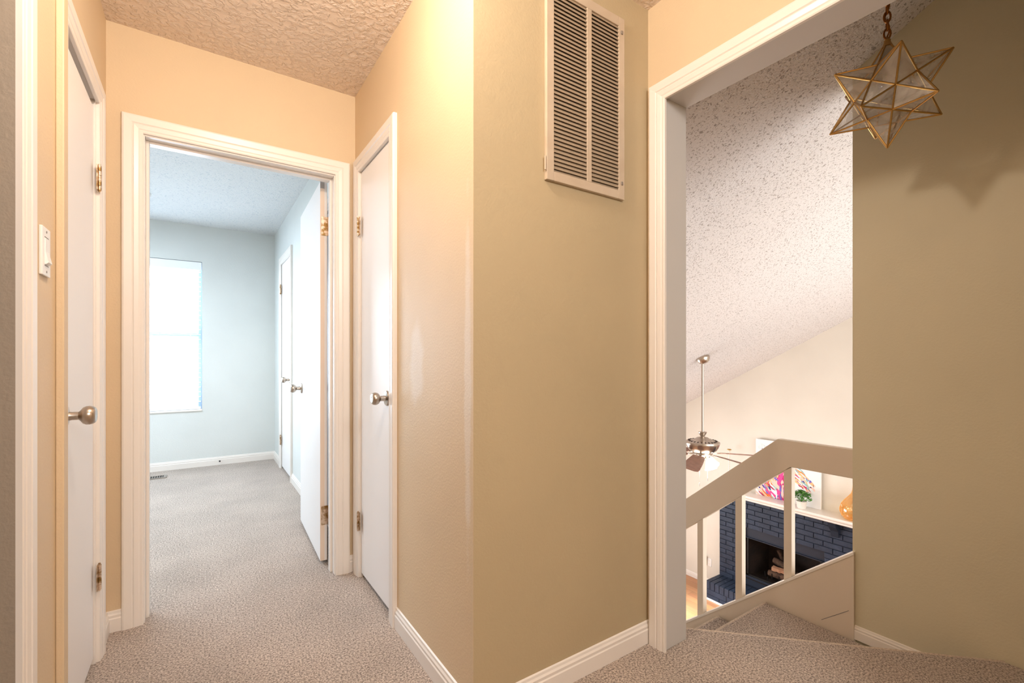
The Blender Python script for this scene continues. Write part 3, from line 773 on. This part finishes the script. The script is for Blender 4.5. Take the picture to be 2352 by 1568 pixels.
log((6.645, 2.88, gz+.056), (6.645, 3.36, gz+.056), .044, 'dark bark log lying lowest across the front of the grate')
log((6.755, 2.90, gz+.056), (6.755, 3.34, gz+.056), .044, 'dark bark log at the back of the grate')
log((6.70, 2.76, gz+.135), (6.70, 3.02, gz+.135), .040, 'grey weathered log sticking out right of the pile')
log((6.748, 3.08, gz+.150), (6.75, 3.34, gz+.21), .043, 'thick bark log tilted up to the left on the pile')
log((6.652, 3.06, gz+.140), (6.64, 3.30, gz+.135), .038, 'pale split log resting on the front of the pile', 'split', True)
log((6.84, 3.18, gz+.03), (6.83, 3.32, gz+.34), .024, 'thin bark branch propped upright behind the pile')

# ------------------------------------------------------------------ mantel decor
cy1, cy0, cz0, cz1 = 3.445, 2.628, MT, -.035
t = thing('horse_painting', (6.47, (cy0+cy1)/2, MT), 'square white canvas leaning on mantel, painted with a colourful horse head', 'painting')
m = MB(); m.box(6.462, 6.492, cy0, cy1, cz0+.001, cz1, bev=.002); m.build('canvas', M['canvas'], t)
pal = [srgb(*c) for c in ((200, 50, 120), (226, 80, 150), (245, 150, 90), (250, 190, 140), (120, 110, 190), (60, 60, 120), (235, 235, 240), (180, 60, 90), (240, 120, 60), (150, 190, 190), (90, 40, 90), (255, 205, 190))]
pm = [flat_col('brush_paint_%s' % n, c) for n, c in zip(('magenta', 'pink', 'orange', 'peach', 'violet', 'indigo', 'white', 'crimson', 'tangerine', 'teal', 'plum', 'blush'), pal)]
W_ = cy1-cy0; H_ = cz1-cz0
neck = [(0, 0), (.56, 0), (.60, .22), (.56, .42), (.46, .52), (.30, .86), (.12, .80), (.0, .55)]
head = [(.26, .90), (.38, .93), (.52, .80), (.74, .56), (.90, .40), (.90, .30), (.84, .24), (.74, .26), (.62, .40), (.46, .48), (.34, .56)]
def inside(p, poly):
    c = False; j = len(poly)-1
    for i in range(len(poly)):
        if (poly[i][1] > p[1]) != (poly[j][1] > p[1]) and p[0] < (poly[j][0]-poly[i][0])*(p[1]-poly[i][1])/(poly[j][1]-poly[i][1])+poly[i][0]: c = not c
        j = i
    return c
rs = random.Random(3); m = MB(); n = 0; x_ = 6.4618
def stroke(s, t_, ln, wd, an, mi):
    global x_
    x_ -= .0000012; m.mi = mi
    pts = []
    for (u, v) in ((-1, -.6), (-.4, -1), (.6, -.8), (1, 0), (.5, .9), (-.5, 1)):
        a_ = s+(u*ln*cos(an)-v*wd*sin(an)); b_ = t_+(u*ln*sin(an)+v*wd*cos(an))
        a_ = min(max(a_, .001), .999); b_ = min(max(b_, .004), .999)
        pts.append((x_, cy1-a_*W_, cz0+b_*H_))
    m.quad(*pts)
while n < 620:
    p = (rs.random(), rs.random())
    if inside(p, head):
        stroke(p[0], p[1], rs.uniform(.02, .07), rs.uniform(.007, .017), radians(-42+rs.uniform(-22, 22)), rs.choice([0, 2, 3, 3, 6, 6, 9, 7, 11, 11, 10, 4])); n += 1
    elif inside(p, neck):
        stroke(p[0], p[1], rs.uniform(.04, .11), rs.uniform(.010, .028), radians((80 if p[0] > .33 else 128)+rs.uniform(-22, 22)), rs.choice([0, 1, 0, 7, 1, 0, 11, 4]) if p[0] > .36 else rs.choice([2, 3, 4, 5, 6, 6, 11, 8, 7, 3, 4, 1, 9])); n += 1
for (s, tt, l, w, a) in ((.86, .33, .018, .009, -40, ), (.84, .28, .03, .004, -50), (.90, .36, .03, .004, -80), (.60, .66, .01, .008, 0), (.33, .93, .05, .006, 70), (.27, .90, .05, .006, 100)): stroke(s, tt, l, w, radians(a), 10)
for k in range(14): stroke(rs.uniform(.02, .22), rs.uniform(.66, .97), .05, .0015, radians(-50+rs.uniform(-25, 25)), 9)
m.build('painted_horse', pm, t)

pc = Vector((6.345, 2.80, MT))
t = thing('potted_plant', pc, 'small bushy green plant in white pot on the mantel', 'plant')
m = MB(); m.lathe([(0, 0), (.045, 0), (.050, .01), (.060, .085), (.064, .09), (.060, .094), (.054, .085), (0, .082)], Matrix.Translation(pc), 26); m.build('pot', M['pot'], t, smooth=True)
m = MB(); rp = random.Random(5)
for i in range(420):
    a = rp.uniform(0, 2*pi); e = rp.uniform(-.25, 1)*pi/2; r = rp.uniform(.55, 1)
    c = pc+Vector((cos(a)*cos(e)*.105*r, sin(a)*cos(e)*.125*r, .145+sin(e)*.085*r))
    q = Matrix.Rotation(rp.uniform(0, 2*pi), 3, 'Z') @ Matrix.Rotation(rp.uniform(-1.2, 1.2), 3, 'X')
    l, w = rp.uniform(.012, .019), rp.uniform(.006, .009)
    m.quad(*[c+q @ Vector(v) for v in ((-l, 0, 0), (-l*.3, w, .002), (l*.5, w*.8, 0), (l, 0, -.002), (l*.5, -w*.8, 0), (-l*.3, -w, .002))])
m.build('foliage', M['leaf'], t)
m = MB()
for i in range(26):
    a = rp.uniform(0, 2*pi); e = rp.uniform(.1, .9)
    m.tube([pc+Vector((0, 0, .08)), pc+Vector((cos(a)*.05*e, sin(a)*.06*e, .13)), pc+Vector((cos(a)*.09*e, sin(a)*.11*e, .17))], .0012, 5)
m.build('stems', M['leaf'], t)

def vase(y, label, clear=False):
    p = Vector((6.40, y, MT)); G = M['clear'] if clear else M['amber']
    t = thing('glass_bottle_vase', p, label, 'vase', 'glass bottle vases on the mantel')
    pr = [(0, .004), (.07, 0), (.10, .012), (.128, .04), (.145, .085), (.146, .125), (.132, .175), (.10, .225), (.062, .27), (.034, .31), (.022, .35), (.017, .42), (.016, .52), (.019, .56), (.026, .575)]
    if clear: pr = [(0, .004), (.05, 0), (.07, .012), (.08, .05), (.07, .10), (.04, .14), (.02, .17), (.015, .22), (.014, .52), (.019, .56), (.026, .575)]
    m = MB(); m.lathe(pr, Matrix.Translation(p), 36, cap=False); m.build('body', G, t, smooth=True)
    m = MB(); m.lathe([(.024, .568), (.029, .570), (.030, .578), (.024, .580), (.024, .568)], Matrix.Translation(p), 24, cap=False); m.build('lip', M['gold'], t, smooth=True)
    m = MB()
    for (aa, z, r) in ((2.85, .14, .030), (2.75, .085, .024), (3.25, .10, .028), (2.45, .12, .03), (3.4, .17, .02), (2.6, .18, .02)):
        c = p+Vector((cos(aa)*.145, sin(aa)*.145, z)); u = Vector((-sin(aa), cos(aa), 0))
        pts = [c+u*cos(q*2*pi/20)*r+Vector((0, 0, 1))*sin(q*2*pi/20)*r*1.2 for q in range(21)]
        m.tube(pts, .003, 6, cap=False)
    if not clear: m.build('moulded_rings', M['amber'], t, smooth=True)
vase(2.245, 'amber glass bottle vase at the right end of the mantel')
vase(3.80, 'slim clear glass bottle vase left of the painting, gold lip above the handrail', True)

# outlet and plug-in light
t = thing('wall_outlet', (XW, 4.19, -2.06), 'white wall outlet cover left of the brick fireplace', 'outlet')
m = MB(); m.box(XW-.006, XW, 4.155, 4.225, -2.115, -2.0, bev=.0015); m.build('cover_plate', M['white_plastic'], t)
for z in (-2.085, -2.03):
    m = MB(); m.box(XW-.0075, XW-.005, 4.176, 4.204, z-.016, z+.016, bev=.001); m.build('socket', M['pot'], t)
t = thing('plug_in_night_light', (XW, 4.262, -2.04), 'black and cream plug-in night light on the wall beside the white outlet', 'night light')
m = MB(); m.box(XW-.05, XW, 4.235, 4.29, -2.10, -2.035, bev=.008); m.build('body', M['night_light_body'], t)
m = MB(); m.box(XW-.055, XW-.001, 4.233, 4.292, -2.035, -1.965, bev=.012); m.build('cover', M['night_light_top'], t)

# ------------------------------------------------------------------ ceiling fan
fx_, fy_ = 4.87, 3.22; fz = slope(fy_)
t = thing('ceiling_fan', (fx_, fy_, fz), 'brushed nickel ceiling fan with brown wood blades and lit glass shades on a long rod', 'ceiling fan')
F_ = Matrix.Translation((fx_, fy_, 0))
BZ = -.015
m = MB(); m.lathe([(0, .0), (.075, .0), (.078, -.01), (.074, -.03), (.055, -.06), (.030, -.075), (.018, -.078), (0, -.078)], Matrix.Translation((fx_, fy_, fz+.005)) @ Matrix.Rotation(-atan(.538)*.9, 4, 'X'), 30); m.build('canopy', M['nickel'], t, smooth=True)
m = MB(); m.tube([(fx_, fy_, fz-.06), (fx_, fy_, .215)], .0135, 16); m.build('downrod', M['nickel'], t, smooth=True)
m = MB(); m.lathe([(0, .235), (.048, .232), (.046, .222), (.030, .195), (.020, .178), (.020, .16), (0, .16)], F_, 24); m.build('coupling', M['nickel'], t, smooth=True)
m = MB(); m.lathe([(0, .178), (.03, .176), (.06, .168), (.085, .150), (.12, .135), (.165, .128), (.187, .120), (.190, .108), (.185, .09), (.172, .055), (.150, .022), (.128, .005), (.10, 0), (0, 0)], F_, 44); hs = m.build('motor_housing', M['nickel'], t, smooth=True)
for i in range(24):
    a = 2*pi*i/24; m = MB()
    m.box(.135, .162, -.0055, .0055, .1285, .1345, rot=Matrix.Rotation(a, 4, 'Z'), org=(0, 0, 0))
    bmesh.ops.translate(m.bm, vec=(fx_, fy_, 0), verts=m.bm.verts[:])
    m.build('vent_slot', M['nickel_dark'], hs)
m = MB(); m.lathe([(0, .0), (.11, 0), (.112, -.02), (.09, -.03), (.07, -.045), (.05, -.075), (.03, -.09), (0, -.092)], F_, 30); m.build('switch_housing', M['nickel'], t, smooth=True)
for k in range(6):
    a = radians(204+60*k); R_ = F_ @ Matrix.Rotation(a, 4, 'Z')
    m = MB()
    outline = [(.18, -.04), (.22, -.066), (.45, -.082), (.68, -.090), (.745, -.080), (.765, -.05), (.765, .05), (.745, .080), (.68, .090), (.45, .082), (.22, .066), (.18, .04)]
    pit = Matrix.Rotation(radians(-13), 4, 'X')
    def bl_(x, y, dz): return R_ @ (Matrix.Translation((0, 0, BZ-.035*max(0, x-.2)/.56)) @ pit @ Vector((x, y, dz)))
    m.rings([[bl_(x, y, -.003) for x, y in outline], [bl_(x, y, .003) for x, y in outline]])
    b_ = m.build('blade', M['blade'], t)
    m = MB(); m.rings([[bl_(x, y, z) for x, y in ((.09, -.018), (.16, -.012), (.20, -.022), (.26, -.030), (.28, 0), (.26, .030), (.20, .022), (.16, .012), (.09, .018))] for z in (-.0075, -.0035)])
    m.build('blade_iron', M['nickel'], b_)
for k in range(4):
    a = radians(250+90*k); dx, dy = cos(a), sin(a)
    b0 = Vector((fx_+dx*.05, fy_+dy*.05, -.065)); b1 = Vector((fx_+dx*.10, fy_+dy*.10, -.075))
    m = MB(); m.tube([b0, b1], .010, 10); arm = m.build('lamp_arm', M['nickel'], t, smooth=True)
    ax = Vector((dx*.55, dy*.55, -1)).normalized()
    m = MB(); m.lathe([(.018, 0), (.030, .012), (.040, .04), (.052, .075), (.068, .105), (.064, .105), (.0, .07)], place(ax, b1), 24, cap=False); m.build('lamp_shade', M['shade_glass'], t, smooth=True)
for (dx, dy, zl) in ((-.03, .02, -.36), (.055, -.03, -.30)):
    m = MB(); m.tube([(fx_+dx, fy_+dy, -.085), (fx_+dx, fy_+dy, zl)], .0013, 6); m.build('pull_chain', M['nickel'], t)
    m = MB(); m.lathe([(0, 0), (.004, -.004), (.005, -.02), (.003, -.045), (0, -.046)], Matrix.Translation((fx_+dx, fy_+dy, zl)), 10); m.build('chain_pull', M['nickel'], t, smooth=True)

# unseen living room window, added to carry the daylight fill
d = thing('window_added', (4.15, 5.26, -1.9), 'wide unseen window added to the eave wall to carry the daylight fill', 'window', kind='structure')
m = MB(); m.box(3.0, 3.05, 5.22, 5.3, -1.9, -.45); m.box(5.25, 5.3, 5.22, 5.3, -1.9, -.45); m.box(3.05, 5.25, 5.22, 5.3, -.50, -.45); m.box(3.05, 5.25, 5.22, 5.3, -1.9, -1.85); m.box(4.13, 4.17, 5.22, 5.3, -1.85, -.5); m.build('frame', M['sash'], d)
m = MB(); m.box(3.05, 4.13, 5.258, 5.262, -1.85, -.5); m.build('pane', M['glass'], d)
m = MB(); m.box(4.17, 5.25, 5.258, 5.262, -1.85, -.5); m.build('pane', M['glass'], d)

# ------------------------------------------------------------------ lights
def lamp(kind, name, loc, energy, col, size=.1, size_y=None, target=None, spread=None):
    l = bpy.data.lights.new(name, kind); l.energy = energy; l.color = col
    if kind == 'AREA':
        l.size = size
        if size_y: l.shape = 'RECTANGLE'; l.size_y = size_y
        if spread: l.spread = spread
    elif kind in ('POINT', 'SPOT'): l.shadow_soft_size = size
    o = bpy.data.objects.new(name, l); C.objects.link(o); o.location = loc
    if target is not None: o.rotation_euler = (Vector(target)-Vector(loc)).to_track_quat('-Z', 'Y').to_euler()
    return o
WARM = (1, .86, .72)
lamp('POINT', 'hall_ceiling_lamp', (.18, 1.0, 2.33), 40, WARM, .07)
lamp('AREA', 'hall_rear_fill', (.4, -1.3, 2.3), 50, (1, .98, .95), .7, .7, target=(1.0, 1.0, .6))  # added fill behind the viewpoint, not a fixture of the hall
lamp('AREA', 'bedroom_window_light', (-.46, YB+.20, 1.32), 82, (.72, .86, 1), .95, 1.45, target=(-.46, 0, 1.0))
lamp('AREA', 'bedroom_ceiling_fill', (-1.1, 4.1, 2.35), 70, (.74, .87, 1), 1.0, 1.0, target=(-1.1, 4.1, 0))  # added cool fill brightening the bedroom floor, no known fixture
lamp('AREA', 'living_window_fill', (4.15, 5.18, -1.15), 62, (.95, .98, 1), 2.1, 1.3, target=(4.4, 2.0, -1.2))  # added daylight fill at the made-up eave window
lamp('AREA', 'living_room_fill', (4.4, -.42, .2), 112, (.95, .98, 1), 3.2, 2.6, target=(4.4, 3.0, .2))  # large added fill panel brightening the sloped ceiling and fireplace room
lamp('POINT', 'fan_lamp', (fx_, fy_, -.25), 12, (1, .9, .78), .12)
sp = lamp('SPOT', 'sun_pool', (4.2, 5.05, -.5), 1100, (.88, .94, 1), .25, target=(5.2, 3.8, LF)); sp.data.spot_size = radians(42); sp.data.spot_blend = .8

w = bpy.data.worlds.new('day'); S.world = w; w.use_nodes = True
bg = w.node_tree.nodes['Background']; bg.inputs[0].default_value = (.86, .93, 1, 1); bg.inputs[1].default_value = 3.2

# ------------------------------------------------------------------ camera
cam = bpy.data.cameras.new('camera'); co = bpy.data.objects.new('camera', cam); C.objects.link(co)
FPX = 1060.0
cam.sensor_width = 36; cam.sensor_fit = 'HORIZONTAL'; cam.lens = FPX/2352*36
yaw = atan((2742-1176)/FPX)                   # angle of the x axis to the right of the view
Fv = Vector((cos(yaw), sin(yaw), 0))
co.location = (0, 0, CAMH); co.rotation_euler = Fv.to_track_quat('-Z', 'Y').to_euler()
cam.shift_y = (821-784)/2352
cam.clip_start = .02
S.camera = co

S.view_settings.view_transform = 'Standard'
S.view_settings.look = 'None'
S.view_settings.exposure = 0
S.cycles.use_denoising = True
S.cycles.use_adaptive_sampling = True
S.cycles.adaptive_threshold = .05
S.cycles.max_bounces = 8
S.cycles.diffuse_bounces = 5
S.cycles.transparent_max_bounces = 24
S.cycles.sample_clamp_indirect = 6
for o in S.objects:
    if '_w' in o: del o['_w']
